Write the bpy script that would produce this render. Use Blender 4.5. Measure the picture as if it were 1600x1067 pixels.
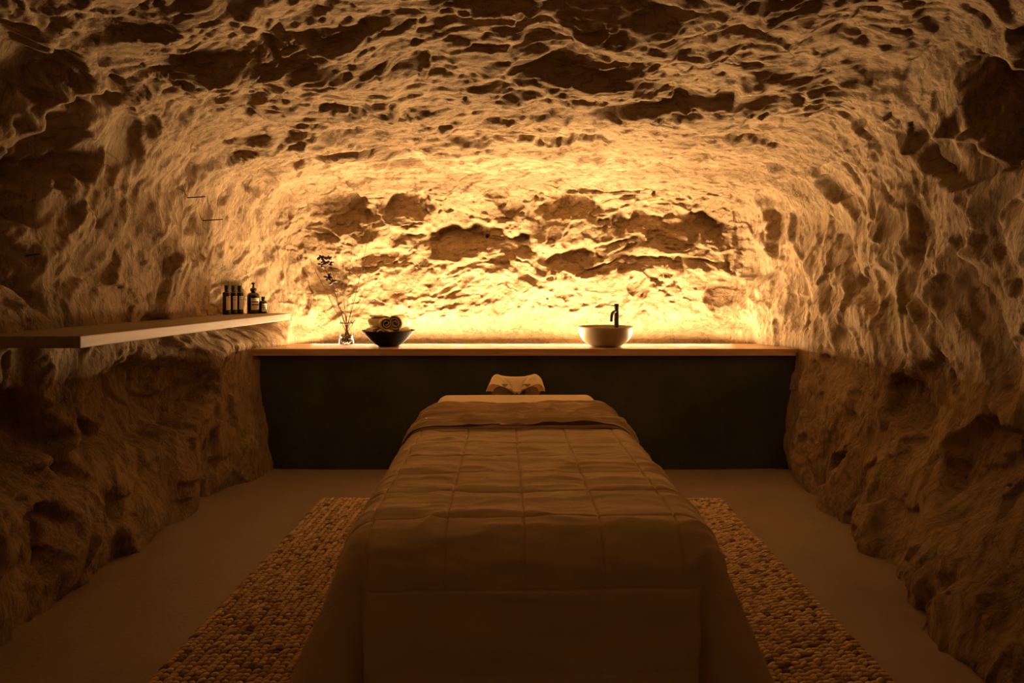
import bpy, bmesh, math, random
import numpy as np
from mathutils import Vector, Matrix

# ------------------------------------------------------------------ clean
for o in list(bpy.data.objects):
    bpy.data.objects.remove(o)
S = bpy.context.scene
C = bpy.context.scene.collection
random.seed(7)
PI = math.pi

# ------------------------------------------------------------------ camera
# image 1600x1067; vanishing point of the room axis at pixel (815, 450)
cam_d = bpy.data.cameras.new('camera')
cam = bpy.data.objects.new('camera', cam_d)
C.objects.link(cam)
cam.location = (0, 0, 1.35)
cam.rotation_euler = (PI / 2, 0, 0)
cam_d.sensor_width = 36
cam_d.lens = 22.5
cam_d.shift_x = -15 / 1600
cam_d.shift_y = -83.5 / 1600
cam_d.clip_start = 0.05
S.camera = cam

# ------------------------------------------------------------------ world, light, exposure
w = bpy.data.worlds.new('world')
S.world = w
w.use_nodes = True
w.node_tree.nodes['Background'].inputs[0].default_value = (1.0, 0.6, 0.25, 1)
w.node_tree.nodes['Background'].inputs[1].default_value = 0.0

AMBER = (1.0, 0.63, 0.32)

def area(name, loc, rot, sx, sy, power, col=AMBER, spread=PI):
    l = bpy.data.lights.new(name, 'AREA')
    l.shape = 'RECTANGLE'
    l.size = sx
    l.size_y = sy
    l.energy = power
    l.color = col
    l.spread = spread
    o = bpy.data.objects.new(name, l)
    C.objects.link(o)
    o.location = loc
    o.rotation_euler = rot
    return o

# the strip of light behind the worktop: faces up and a little into the room
area('strip_light', (0.0, 5.24, 0.897), (PI + math.radians(1), 0, 0), 3.45, 0.016, 126)
area('strip_light_room_side', (0.0, 5.225, 0.899), (PI + math.radians(48), 0, 0), 3.45, 0.008, 84)
# weak warm fill added behind the viewer, no actual lamp there
area('fill_light', (0.0, -0.6, 2.1), (math.radians(60), 0, 0), 1.2, 0.5, 0.06, (1.0, 0.8, 0.5))

S.view_settings.view_transform = 'Standard'
S.view_settings.look = 'None'
S.view_settings.exposure = 0.48
S.view_settings.gamma = 1.0
S.view_settings.use_curve_mapping = False

# ------------------------------------------------------------------ helpers
def tag(o, label=None, cat=None, group=None, kind=None):
    if label: o['label'] = label
    if cat: o['category'] = cat
    if group: o['group'] = group
    if kind: o['kind'] = kind
    return o

def empty(name, loc=(0, 0, 0), rotz=0):
    o = bpy.data.objects.new(name, None)
    C.objects.link(o)
    o.location = loc
    o.rotation_euler = (0, 0, rotz)
    o.empty_display_size = 0.05
    return o

def obj(name, bm, mat, parent=None, smooth=True):
    me = bpy.data.meshes.new(name)
    if isinstance(bm, bmesh.types.BMesh):
        bmesh.ops.recalc_face_normals(bm, faces=bm.faces)
        bm.to_mesh(me)
        bm.free()
    else:
        v, f = bm
        me.from_pydata([tuple(a) for a in v], [], [tuple(a) for a in f])
    if smooth:
        me.polygons.foreach_set('use_smooth', [True] * len(me.polygons))
    me.update()
    if mat: me.materials.append(mat)
    o = bpy.data.objects.new(name, me)
    C.objects.link(o)
    if parent: o.parent = parent
    return o

def np_mesh(name, V, Q, mat, parent=None, smooth=True):
    """V (n,3) float, Q (m,4) int -> one mesh object"""
    me = bpy.data.meshes.new(name)
    V = np.ascontiguousarray(V, dtype=np.float32)
    Q = np.ascontiguousarray(Q, dtype=np.int32)
    k = Q.shape[1]
    me.vertices.add(len(V))
    me.vertices.foreach_set('co', V.ravel())
    me.loops.add(Q.size)
    me.loops.foreach_set('vertex_index', Q.ravel())
    me.polygons.add(len(Q))
    me.polygons.foreach_set('loop_start', np.arange(0, Q.size, k, dtype=np.int32))
    me.polygons.foreach_set('use_smooth', np.full(len(Q), smooth))
    me.update(calc_edges=True)
    me.materials.append(mat)
    o = bpy.data.objects.new(name, me)
    C.objects.link(o)
    if parent: o.parent = parent
    return o

def grid_quads(nu, nv, flip=False):
    i = np.arange(nu * nv).reshape(nu, nv)
    a, b, c, d = i[:-1, :-1], i[1:, :-1], i[1:, 1:], i[:-1, 1:]
    q = np.stack([a, b, c, d], -1).reshape(-1, 4)
    return q[:, ::-1] if flip else q

def lathe(profile, n=48, close=False):
    """profile list of (r,z); returns verts, faces"""
    V, F = [], []
    for r, z in profile:
        for k in range(n):
            t = 2 * PI * k / n
            V.append((max(r, 1e-5) * math.cos(t), max(r, 1e-5) * math.sin(t), z))
    m = len(profile)
    for i in range(m - 1):
        for k in range(n):
            k2 = (k + 1) % n
            F.append((i * n + k, i * n + k2, (i + 1) * n + k2, (i + 1) * n + k))
    return V, F

def box_bm(bm, x0, x1, y0, y1, z0, z1):
    vs = [bm.verts.new(p) for p in [(x0, y0, z0), (x1, y0, z0), (x1, y1, z0), (x0, y1, z0),
                                    (x0, y0, z1), (x1, y0, z1), (x1, y1, z1), (x0, y1, z1)]]
    for f in [(0, 3, 2, 1), (4, 5, 6, 7), (0, 1, 5, 4), (1, 2, 6, 5), (2, 3, 7, 6), (3, 0, 4, 7)]:
        bm.faces.new([vs[i] for i in f])
    return bm

def bevel(bm, w, seg=2):
    bmesh.ops.bevel(bm, geom=list(bm.edges), offset=w, segments=seg, profile=0.6, affect='EDGES')
    return bm

def tube(pts, rads, n=8, cap=True):
    """swept tube through points"""
    V, F = [], []
    pts = [Vector(p) for p in pts]
    if not hasattr(rads, '__len__'): rads = [rads] * len(pts)
    prev = None
    for i, p in enumerate(pts):
        d = (pts[min(i + 1, len(pts) - 1)] - pts[max(i - 1, 0)]).normalized()
        if prev is None:
            a = d.orthogonal().normalized()
        else:
            a = (prev - d * prev.dot(d)).normalized()
        prev = a
        b = d.cross(a)
        for k in range(n):
            t = 2 * PI * k / n
            V.append(tuple(p + (a * math.cos(t) + b * math.sin(t)) * rads[i]))
    for i in range(len(pts) - 1):
        for k in range(n):
            k2 = (k + 1) % n
            F.append((i * n + k, i * n + k2, (i + 1) * n + k2, (i + 1) * n + k))
    if cap:
        F.append(tuple(range(n - 1, -1, -1)))
        F.append(tuple(range((len(pts) - 1) * n, len(pts) * n)))
    return V, F

def join(*parts):
    V, F = [], []
    for v, f in parts:
        b = len(V)
        V += [tuple(a) for a in v]
        F += [tuple(i + b for i in a) for a in f]
    return V, F

def moved(part, m):
    return [tuple(m @ Vector(a)) for a in part[0]], part[1]

# ------------------------------------------------------------------ numpy gradient noise
_rs = np.random.RandomState(11)
_perm = _rs.permutation(256).astype(np.int32)
_perm = np.concatenate([_perm, _perm])
_g = _rs.normal(size=(256, 3)).astype(np.float32)
_g /= np.linalg.norm(_g, axis=1, keepdims=True)

def perlin(P):
    P = P.astype(np.float32)
    i = np.floor(P).astype(np.int32)
    f = P - i
    i &= 255
    u = f * f * f * (f * (f * 6 - 15) + 10)
    out = None
    def grad(dx, dy, dz):
        h = _perm[(_perm[(_perm[(i[:, 0] + dx) & 255] + i[:, 1] + dy) & 255] + i[:, 2] + dz) & 255]
        g = _g[h]
        return g[:, 0] * (f[:, 0] - dx) + g[:, 1] * (f[:, 1] - dy) + g[:, 2] * (f[:, 2] - dz)
    ux, uy, uz = u[:, 0], u[:, 1], u[:, 2]
    x00 = grad(0, 0, 0) * (1 - ux) + grad(1, 0, 0) * ux
    x10 = grad(0, 1, 0) * (1 - ux) + grad(1, 1, 0) * ux
    x01 = grad(0, 0, 1) * (1 - ux) + grad(1, 0, 1) * ux
    x11 = grad(0, 1, 1) * (1 - ux) + grad(1, 1, 1) * ux
    return ((x00 * (1 - uy) + x10 * uy) * (1 - uz) + (x01 * (1 - uy) + x11 * uy) * uz) * 1.6

def fbm(P, oct=4, lac=2.03, gain=0.5, off=0.0):
    s, a, t = 0, 1.0, 0
    Q = P + off
    for _ in range(oct):
        s = s + a * perlin(Q)
        t += a
        a *= gain
        Q = Q * lac + 17.3
    return s / t

def ridged(P, oct=4, lac=2.07, gain=0.5, off=0.0):
    s, a, t = 0, 1.0, 0
    Q = P + off
    wgt = 1.0
    for _ in range(oct):
        n = 1 - np.abs(perlin(Q)) * 1.6
        n = np.clip(n, 0, 1) ** 2
        s = s + a * n * wgt
        wgt = np.clip(n * 1.5, 0, 1)
        t += a
        a *= gain
        Q = Q * lac + 9.1
    return s / t

def facets(P, k=26.0, off=0.0):
    """tilted broken planes: one random plane per jittered cell, joined with tight edges"""
    P = (P + off).astype(np.float32)
    base = np.floor(P).astype(np.int32)
    f = P - base
    num = np.zeros(len(P), np.float32)
    den = np.full(len(P), 1e-12, np.float32)
    for dx in (-1, 0, 1):
        for dy in (-1, 0, 1):
            for dz in (-1, 0, 1):
                h = _perm[(_perm[(_perm[(base[:, 0] + dx) & 255] + base[:, 1] + dy) & 255] + base[:, 2] + dz) & 255]
                j = _jit[h]
                dlt = np.stack([f[:, 0] - dx - j[:, 0], f[:, 1] - dy - j[:, 1], f[:, 2] - dz - j[:, 2]], 1)
                d2 = (dlt * dlt).sum(1)
                w_ = np.exp(-k * d2)
                sl = _g[(h * 7 + 31) & 255]
                num += w_ * ((dlt * sl).sum(1) * 1.1 + (j[:, 0] - 0.5) * 0.9)
                den += w_
    return num / den
_jit = _rs.uniform(0, 1, (256, 3)).astype(np.float32)

def smooth(e0, e1, x):
    t = np.clip((x - e0) / (e1 - e0), 0, 1)
    return t * t * (3 - 2 * t)

def terrace(x, sharp=0.25):
    """plates with steep risers"""
    k = np.floor(x)
    f = x - k
    return k + smooth(1 - sharp, 1.0, f) * 0.85 + f * 0.15

# ------------------------------------------------------------------ materials
def mat(name):
    m = bpy.data.materials.new(name)
    m.use_nodes = True
    nt = m.node_tree
    b = nt.nodes['Principled BSDF']
    return m, nt, b

def N(nt, t, **kw):
    n = nt.nodes.new(t)
    for k, v in kw.items():
        if k in ('inp',):
            for a, c in v.items():
                n.inputs[a].default_value = c
        else:
            setattr(n, k, v)
    return n

def simple(name, col, rough=0.6, metal=0.0, var=0.12, scale=20.0, bump=0.0, bscale=80.0, spec=0.5, stretch=(1, 1, 1)):
    m, nt, b = mat(name)
    tc = N(nt, 'ShaderNodeTexCoord')
    mp = N(nt, 'ShaderNodeMapping')
    mp.inputs['Scale'].default_value = stretch
    nt.links.new(tc.outputs['Object'], mp.inputs[0])
    ns = N(nt, 'ShaderNodeTexNoise', inp={'Scale': scale, 'Detail': 6.0, 'Roughness': 0.6})
    nt.links.new(mp.outputs[0], ns.inputs['Vector'])
    cr = N(nt, 'ShaderNodeValToRGB')
    cr.color_ramp.elements[0].position = 0.3
    cr.color_ramp.elements[1].position = 0.7
    cr.color_ramp.elements[0].color = tuple(max(0, c * (1 - var)) for c in col) + (1,)
    cr.color_ramp.elements[1].color = tuple(min(1, c * (1 + var)) for c in col) + (1,)
    nt.links.new(ns.outputs['Fac'], cr.inputs[0])
    nt.links.new(cr.outputs[0], b.inputs['Base Color'])
    b.inputs['Roughness'].default_value = rough
    b.inputs['Metallic'].default_value = metal
    b.inputs['Specular IOR Level'].default_value = spec
    if bump:
        n2 = N(nt, 'ShaderNodeTexNoise', inp={'Scale': bscale, 'Detail': 4.0})
        nt.links.new(mp.outputs[0], n2.inputs['Vector'])
        bp = N(nt, 'ShaderNodeBump', inp={'Strength': 1.0, 'Distance': bump})
        nt.links.new(n2.outputs['Fac'], bp.inputs['Height'])
        nt.links.new(bp.outputs[0], b.inputs['Normal'])
    return m

def rock_material(name, stretch):
    m, nt, b = mat(name)
    tc = N(nt, 'ShaderNodeTexCoord')
    mp = N(nt, 'ShaderNodeMapping')
    mp.inputs['Scale'].default_value = stretch
    nt.links.new(tc.outputs['Object'], mp.inputs[0])
    big = N(nt, 'ShaderNodeTexNoise', inp={'Scale': 1.6, 'Detail': 8.0, 'Roughness': 0.6, 'Distortion': 0.4})
    nt.links.new(mp.outputs[0], big.inputs['Vector'])
    cr = N(nt, 'ShaderNodeValToRGB')
    e = cr.color_ramp.elements
    e[0].position = 0.30; e[0].color = (0.35, 0.25, 0.14, 1)
    e[1].position = 0.68; e[1].color = (0.60, 0.45, 0.27, 1)
    mid = e.new(0.5); mid.color = (0.51, 0.375, 0.215, 1)
    nt.links.new(big.outputs['Fac'], cr.inputs[0])
    fine = N(nt, 'ShaderNodeTexNoise', inp={'Scale': 22.0, 'Detail': 8.0, 'Roughness': 0.7})
    nt.links.new(mp.outputs[0], fine.inputs['Vector'])
    cr2 = N(nt, 'ShaderNodeValToRGB')
    cr2.color_ramp.elements[0].position = 0.3; cr2.color_ramp.elements[0].color = (0.62, 0.58, 0.54, 1)
    cr2.color_ramp.elements[1].position = 0.62; cr2.color_ramp.elements[1].color = (1, 1, 1, 1)
    nt.links.new(fine.outputs['Fac'], cr2.inputs[0])
    mx = N(nt, 'ShaderNodeMix', data_type='RGBA', blend_type='MULTIPLY')
    mx.inputs[0].default_value = 0.8
    nt.links.new(cr.outputs[0], mx.inputs[6])
    nt.links.new(cr2.outputs[0], mx.inputs[7])
    nt.links.new(mx.outputs[2], b.inputs['Base Color'])
    b.inputs['Roughness'].default_value = 0.95
    b.inputs['Specular IOR Level'].default_value = 0.15
    # crack-like dark lines: crevice shade put into the stone colour
    vn = N(nt, 'ShaderNodeTexNoise', inp={'Scale': 5.0, 'Detail': 7.0, 'Roughness': 0.62, 'Distortion': 0.8})
    nt.links.new(mp.outputs[0], vn.inputs['Vector'])
    sb = N(nt, 'ShaderNodeMath', operation='SUBTRACT'); sb.inputs[1].default_value = 0.5
    ab = N(nt, 'ShaderNodeMath', operation='ABSOLUTE')
    nt.links.new(vn.outputs['Fac'], sb.inputs[0]); nt.links.new(sb.outputs[0], ab.inputs[0])
    cv = N(nt, 'ShaderNodeValToRGB')
    cv.color_ramp.elements[0].position = 0.0; cv.color_ramp.elements[0].color = (0.50, 0.46, 0.42, 1)
    cv.color_ramp.elements[1].position = 0.022; cv.color_ramp.elements[1].color = (1, 1, 1, 1)
    nt.links.new(ab.outputs[0], cv.inputs[0])
    m2 = N(nt, 'ShaderNodeMix', data_type='RGBA', blend_type='MULTIPLY')
    m2.inputs[0].default_value = 0.75
    nt.links.new(mx.outputs[2], m2.inputs[6]); nt.links.new(cv.outputs[0], m2.inputs[7])
    nt.links.new(m2.outputs[2], b.inputs['Base Color'])
    n1 = N(nt, 'ShaderNodeTexNoise', inp={'Scale': 30.0, 'Detail': 10.0, 'Roughness': 0.7, 'Distortion': 0.5})
    nt.links.new(mp.outputs[0], n1.inputs['Vector'])
    bp = N(nt, 'ShaderNodeBump', inp={'Strength': 1.0, 'Distance': 0.045})
    nt.links.new(n1.outputs['Fac'], bp.inputs['Height'])
    nt.links.new(bp.outputs[0], b.inputs['Normal'])
    return m

M_rock_side = rock_material('sandstone_side', (1.0, 1.5, 0.5))
M_rock_top = rock_material('sandstone_ceiling', (0.55, 1.3, 1.3))
M_rock_back = rock_material('sandstone_back', (0.8, 1.0, 1.1))

# ------------------------------------------------------------------ cave shell
X0, Y1, Z1, RC = 2.15, 5.55, 2.35, 0.42
STEP = 0.0073
ys = np.concatenate([np.arange(-3.0, 1.5, 0.07), np.arange(1.5, Y1, STEP)])
ys = np.append(ys[ys < Y1 - 0.003], Y1)
xs = np.linspace(-X0, X0, int(2 * X0 / STEP))
zs = np.linspace(-0.12, Z1, int((Z1 + 0.12) / STEP))

def tab(y, pts):
    a = np.array(pts)
    return np.interp(y, a[:, 0], a[:, 1])

def wall_half(sgn, y, z):
    """distance of the side wall from the room axis"""
    if sgn < 0:
        f = tab(y, [(0, 1.9), (2.25, 1.86), (2.8, 1.97), (3.4, 1.97), (4.6, 1.86), (5.3, 1.86)])
        m_ = tab(y, [(0, 2.3), (2.5, 2.34), (3.4, 2.30), (4.1, 2.27), (4.9, 2.27), (5.1, 2.05), (5.3, 1.92), (5.5, 1.88)])
        lo = tab(y, [(0, 2.3), (2.5, 2.34), (3.4, 2.30), (4.1, 2.1), (4.7, 1.99), (5.15, 1.86), (5.5, 1.82)])
        t = tab(y, [(0, 2.5), (2.4, 2.45), (3.2, 2.32), (4.2, 2.2), (4.8, 2.15), (5.3, 2.05), (5.5, 2.0)])
        m_ = lo + (m_ - lo) * smooth(0.92, 1.12, z)
    else:
        f = tab(y, [(0, 1.75), (2.2, 1.68), (2.5, 1.62), (3.46, 1.80), (4.7, 2.0), (5.3, 1.98)])
        m_ = tab(y, [(0, 2.2), (2.9, 2.20), (3.5, 2.13), (4.1, 2.1), (4.7, 2.05), (5.15, 1.9), (5.5, 1.86)])
        t = tab(y, [(0, 2.55), (2.4, 2.5), (3.2, 2.35), (4.2, 2.25), (4.8, 2.2), (5.3, 2.05), (5.5, 2.0)])
    k = smooth(0.0, 0.85, z)
    a = f * (1 - k) + m_ * k
    k2 = smooth(1.1, 2.0, z)
    return a * (1 - k2) + t * k2

def ceil_z(y):
    return tab(y, [(-3, 2.8), (2.2, 2.78), (2.9, 2.64), (3.6, 2.47), (4.3, 2.35), (5.0, 2.27), (5.6, 2.24)])

def px_back(px, py, d=5.45):
    return (px - 815) * d / 1000, 1.35 + (450 - py) * d / 1000

# hollows in the back wall: centre x, centre z, half width, half height, turn, depth
REC = []
for px, py, rx, ry, rot, dep in [
        (522, 328, 42, 42, 0.0, 0.10), (742, 376, 78, 26, 0.0, 0.085), (1045, 358, 88, 27, 0.0, 0.085),
        (885, 322, 52, 17, -0.15, 0.07), (1065, 272, 62, 17, 0.35, 0.09), (1134, 470, 24, 30, 0.1, 0.11),
        (506, 440, 24, 36, 0.0, 0.08), (640, 322, 44, 18, 0.25, 0.05), (775, 300, 20, 8, 0, 0.06),
        (888, 408, 34, 20, 0.5, 0.045), (1180, 268, 28, 22, -0.3, 0.07), (960, 386, 46, 9, 0.3, 0.04),
        (600, 402, 40, 12, 0.1, 0.04), (700, 455, 40, 9, 0.6, 0.03), (1060, 408, 70, 8, -0.1, 0.03)]:
    cx, cz = px_back(px, py)
    REC.append((cx, cz, rx * 6.3e-3, ry * 6.3e-3, rot, dep * 1.5))
# hollows in the left and right wall: side, y, z, half length, half height, turn, depth
SREC = [(-1, 4.78, 1.36, 0.22, 0.20, 0.0, 0.12), (-1, 4.25, 1.80, 0.12, 0.11, 0.0, 0.05),
        (-1, 3.72, 0.70, 0.50, 0.26, 0.05, 0.20), (-1, 4.9, 2.15, 0.16, 0.09, 0.0, 0.09),
        (-1, 2.75, 0.72, 0.34, 0.24, -0.5, 0.15), (-1, 2.75, 0.28, 0.16, 0.12, 0.3, 0.10),
        (-1, 3.05, 1.85, 0.35, 0.16, 0.7, 0.12), (-1, 2.9, 1.5, 0.2, 0.3, 0.2, 0.10),
        (1, 3.95, 0.24, 0.10, 0.09, 0.0, 0.12), (1, 3.45, 0.68, 0.20, 0.12, 0.6, 0.10),
        (1, 2.62, 1.35, 0.12, 0.75, 0.0, 0.22), (1, 4.45, 2.05, 0.12, 0.10, 0.2, 0.10),
        (-1, 2.85, 2.12, 0.55, 0.42, 0.2, 0.20), (1, 2.75, 2.25, 0.5, 0.30, -0.2, 0.20), (1, 3.35, 2.02, 0.30, 0.13, 0.5, 0.12), (1, 2.9, 0.55, 0.22, 0.2, 0.3, 0.12)]

def cavity(u, v, ru, rv, rot, n, edge=0.22):
    c, s = math.cos(rot), math.sin(rot)
    a = (u * c + v * s) / ru
    b = (-u * s + v * c) / rv
    r = (np.abs(a) ** 2.4 + np.abs(b) ** 2.4) ** (1 / 2.4) + n
    return 1 - smooth(1 - edge, 1.0 + edge * 0.3, r)

def shape(P):
    """box surface points -> cave surface"""
    q = P.copy()
    q[:, 0] = np.clip(P[:, 0], -X0 + RC, X0 - RC)
    q[:, 1] = np.minimum(P[:, 1], Y1 - RC)
    q[:, 2] = np.minimum(P[:, 2], Z1 - RC)
    d = P - q
    n = d / np.maximum(np.linalg.norm(d, axis=1, keepdims=True), 1e-6)
    p = q + RC * n
    # proportions of the real room
    y, z = p[:, 1].copy(), p[:, 2].copy()
    half = np.where(p[:, 0] < 0, wall_half(-1, y, z), wall_half(1, y, z))
    x = p[:, 0] / X0 * half
    cz = ceil_z(y)
    z2 = np.where(z > 1.0, 1 + (z - 1) * (cz - 1) / (Z1 - 1), z)
    # the vault rises towards the middle
    z2 = z2 + np.where(z > 1.0, 0.06 * (1 - (x / 2.1) ** 2) * (z - 1) / 1.35, 0)
    p = np.stack([x, y, z2], 1).astype(np.float32)
    ws = np.abs(n[:, 0]) ** 2
    wt = np.clip(n[:, 2], 0, 1) ** 2
    wb = np.clip(n[:, 1], 0, 1) ** 2
    D = np.zeros(len(p), np.float32)
    # slow swells shared by the whole cave
    wv = np.stack([fbm(p * 1.1, 2, off=3.1), fbm(p * 1.1, 2, off=21.7), fbm(p * 1.1, 2, off=47.3)], 1)
    calm = 1 - smooth(1.12, 0.98, p[:, 2]) * smooth(0.3, 0.8, wb) * 0.85       # plastered foot of the back wall
    D += 0.11 * fbm(p * np.array([0.8, 0.9, 0.9], np.float32) + wv * 0.3, 3, off=5.0) * np.where(wb > 0.6, 0.45, 1)
    # ---- side walls: long leaning flutes and scoops
    m = ws > 0.02
    if m.any():
        a = p[m] + wv[m] * 0.16
        # lean: strata climb towards the back of the room
        b = np.stack([a[:, 0], a[:, 1] * 0.93 - a[:, 2] * 0.36, a[:, 1] * 0.36 + a[:, 2] * 0.93], 1)
        base = fbm(b * np.array([1.0, 1.7, 0.8], np.float32), 7, gain=0.46, off=1.7)
        r1 = ridged(b * np.array([0.8, 1.25, 0.6], np.float32), 3, gain=0.45, off=12.7)
        t1 = terrace(fbm(b * np.array([1.3, 2.4, 1.1], np.float32), 5, off=31.0) * 4.0, 0.18)
        fl = fbm(b * np.array([6, 15, 3.4], np.float32), 4, gain=0.6, off=8.0)
        w2 = b + 0.10 * wv[m][:, [1, 2, 0]] + 0.05 * fbm(b * 6, 2)[:, None]
        fc = facets(w2 * np.array([1.9, 2.6, 1.5], np.float32), 26, 3.0)
        fc2 = facets(w2 * np.array([5, 7.5, 3.6], np.float32), 26, 40.0)
        D[m] += ws[m] * (0.10 * base - 0.08 * (r1 - 0.4) + 0.070 * fc + 0.034 * fc2 + 0.016 * t1 + 0.009 * fl - 0.014 * smooth(0.15, 0.5, np.abs(fl)))
    # ---- ceiling: thin plates lying across the room
    m = wt > 0.02
    if m.any():
        a = p[m] + wv[m] * 0.22
        b = a.copy()
        b[:, 1] = a[:, 1] * 0.97 + a[:, 0] * 0.16
        base = fbm(b * np.array([0.8, 2.1, 1.6], np.float32), 7, gain=0.54, off=13.0)
        t1 = terrace(fbm(b * np.array([1.0, 2.9, 1.8], np.float32), 5, gain=0.5, off=60.0) * 5.0, 0.16)
        t2 = terrace(fbm(b * np.array([2.4, 6.5, 4], np.float32), 4, off=113.0) * 3.0, 0.2)
        r3 = fbm(b * np.array([9, 22, 16], np.float32), 3, gain=0.6, off=6.0)
        w2 = b + 0.10 * wv[m][:, [1, 2, 0]] + 0.05 * fbm(b * 6, 2)[:, None]
        fc = facets(w2 * np.array([1.5, 3.2, 2.4], np.float32), 26, 13.0)
        fc2 = facets(w2 * np.array([4, 9, 7], np.float32), 26, 50.0)
        D[m] += wt[m] * (0.11 * base + 0.060 * fc + 0.022 * fc2 + 0.014 * t1 + 0.010 * t2 + 0.007 * r3)
    # ---- back wall: ledges, a fan of slanting ribs in the middle
    m = wb > 0.02
    if m.any():
        a = p[m] + wv[m] * 0.14
        base = fbm(a * np.array([1.5, 1.6, 2.6], np.float32), 7, gain=0.52, off=19.0)
        t1 = terrace(fbm(a * np.array([1.4, 1.6, 2.6], np.float32), 5, off=14.0) * 4.5, 0.16)
        r3 = fbm(a * np.array([14, 14, 22], np.float32), 4, gain=0.6, off=44.0)
        fan = smooth(1.75, 1.3, p[m][:, 2]) * smooth(-1.5, -0.6, p[m][:, 0]) * smooth(1.3, 0.4, p[m][:, 0])
        c, s = math.cos(0.75), math.sin(0.75)
        u = a[:, 0] * c + a[:, 2] * s
        v = -a[:, 0] * s + a[:, 2] * c
        rf = ridged(np.stack([u * 1.2, v * 5.0, a[:, 1]], 1), 4, off=25.0)
        w2 = a + 0.05 * fbm(a * 7, 2)[:, None]
        fc = facets(w2 * np.array([2.6, 2.6, 3.8], np.float32), 26, 23.0)
        fc2 = facets(w2 * np.array([7, 7, 11], np.float32), 26, 70.0)
        dd = 0.07 * base * (1 - fan * 0.4) + 0.055 * fc * (1 - fan * 0.5) + 0.020 * fc2 + 0.020 * t1 + 0.006 * r3 - 0.040 * rf * fan
        D[m] += wb[m] * dd * calm[m]
    # ---- named hollows
    n1 = fbm(p * 4.5, 3, off=71.0) * 0.6
    m = wb > 0.1
    for cx, cz_, rx, rz, rot, dep in REC:
        k = m & (np.abs(p[:, 0] - cx) < max(rx, rz) * 1.6) & (np.abs(p[:, 2] - cz_) < max(rx, rz) * 1.6)
        if k.any():
            D[k] += dep * cavity(p[k][:, 0] - cx, p[k][:, 2] - cz_, rx, rz, rot, n1[k]) * (0.15 + 0.85 * smooth(-1.0, 0.7, (p[k][:, 2] - cz_) / rz)) * np.clip(wb[k] * 1.5, 0, 1)
    for sg, cy, cz_, ry, rz, rot, dep in SREC:
        k = (p[:, 0] * sg > 1.2) & (np.abs(p[:, 1] - cy) < max(ry, rz) * 1.6) & (np.abs(p[:, 2] - cz_) < max(ry, rz) * 1.6)
        if k.any():
            D[k] += dep * cavity(p[k][:, 1] - cy, p[k][:, 2] - cz_, ry, rz, rot, n1[k], 0.35)
    # drilled holes
    for px, py in ((760, 366), (1223, 322), (1022, 303)):
        cx, cz_ = px_back(px, py)
        k = m & (np.abs(p[:, 0] - cx) < 0.06) & (np.abs(p[:, 2] - cz_) < 0.06)
        if k.any():
            r = np.hypot(p[k][:, 0] - cx, p[k][:, 2] - cz_)
            D[k] += 0.06 * (1 - smooth(0.010, 0.022, r))
    # keep the plaster foot straight behind the worktop
    foot = smooth(1.02, 0.93, p[:, 2]) * smooth(0.5, 0.9, wb)
    D = D * (1 - foot) + foot * 0.0
    # side walls settle where the worktop and its base meet them
    near = smooth(4.45, 4.65, y) * smooth(1.1, 0.95, p[:, 2]) * smooth(0.3, 0.8, ws)
    D = D * (1 - near * 0.6)
    # blend the normal with the leaning walls
    return p + n.astype(np.float32) * D[:, None]

def surf(name, A, B, fn, material, flip):
    nu, nv = len(A), len(B)
    U, Vv = np.meshgrid(A, B, indexing='ij')
    P = fn(U.ravel(), Vv.ravel()).astype(np.float64)
    V = shape(P)
    o = np_mesh(name, V, grid_quads(nu, nv, flip), material)
    o['kind'] = 'structure'
    return o

one = lambda a, c: np.full_like(a, c)
wall_left = surf('wall_left', ys, zs, lambda u, v: np.stack([one(u, -X0), u, v], 1), M_rock_side, False)
wall_right = surf('wall_right', ys, zs, lambda u, v: np.stack([one(u, X0), u, v], 1), M_rock_side, True)
ceiling = surf('ceiling', xs, ys, lambda u, v: np.stack([u, v, one(u, Z1)], 1), M_rock_top, True)
wall_back = surf('wall_back', xs, zs, lambda u, v: np.stack([u, one(u, Y1), v], 1), M_rock_back, False)
# rock face closing the cave behind the viewer
xa = np.linspace(-2.9, 2.9, 60); za = np.linspace(-0.12, 3.1, 40)
U, Vv = np.meshgrid(xa, za, indexing='ij')
P = np.stack([U.ravel(), one(U.ravel(), -2.95), Vv.ravel()], 1)
P[:, 1] += 0.12 * fbm(P * 1.3, 4)
o = np_mesh('wall_front', P, grid_quads(60, 40, True), M_rock_side); o['kind'] = 'structure'

# ------------------------------------------------------------------ floor
def floor_material():
    m, nt, b = mat('worn_concrete')
    tc = N(nt, 'ShaderNodeTexCoord')
    a = N(nt, 'ShaderNodeTexNoise', inp={'Scale': 1.3, 'Detail': 7.0, 'Roughness': 0.6, 'Distortion': 0.5})
    nt.links.new(tc.outputs['Object'], a.inputs['Vector'])
    cr = N(nt, 'ShaderNodeValToRGB')
    cr.color_ramp.elements[0].position = 0.32; cr.color_ramp.elements[0].color = (0.21, 0.15, 0.095, 1)
    cr.color_ramp.elements[1].position = 0.7; cr.color_ramp.elements[1].color = (0.29, 0.215, 0.14, 1)
    nt.links.new(a.outputs['Fac'], cr.inputs[0])
    nt.links.new(cr.outputs[0], b.inputs['Base Color'])
    b.inputs['Roughness'].default_value = 0.62
    c = N(nt, 'ShaderNodeTexNoise', inp={'Scale': 60.0, 'Detail': 6.0})
    nt.links.new(tc.outputs['Object'], c.inputs['Vector'])
    bp = N(nt, 'ShaderNodeBump', inp={'Strength': 0.6, 'Distance': 0.004})
    nt.links.new(c.outputs['Fac'], bp.inputs['Height'])
    nt.links.new(bp.outputs[0], b.inputs['Normal'])
    return m
xa = np.linspace(-2.9, 2.9, 110); ya = np.linspace(-3.05, 5.7, 140)
U, Vv = np.meshgrid(xa, ya, indexing='ij')
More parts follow.
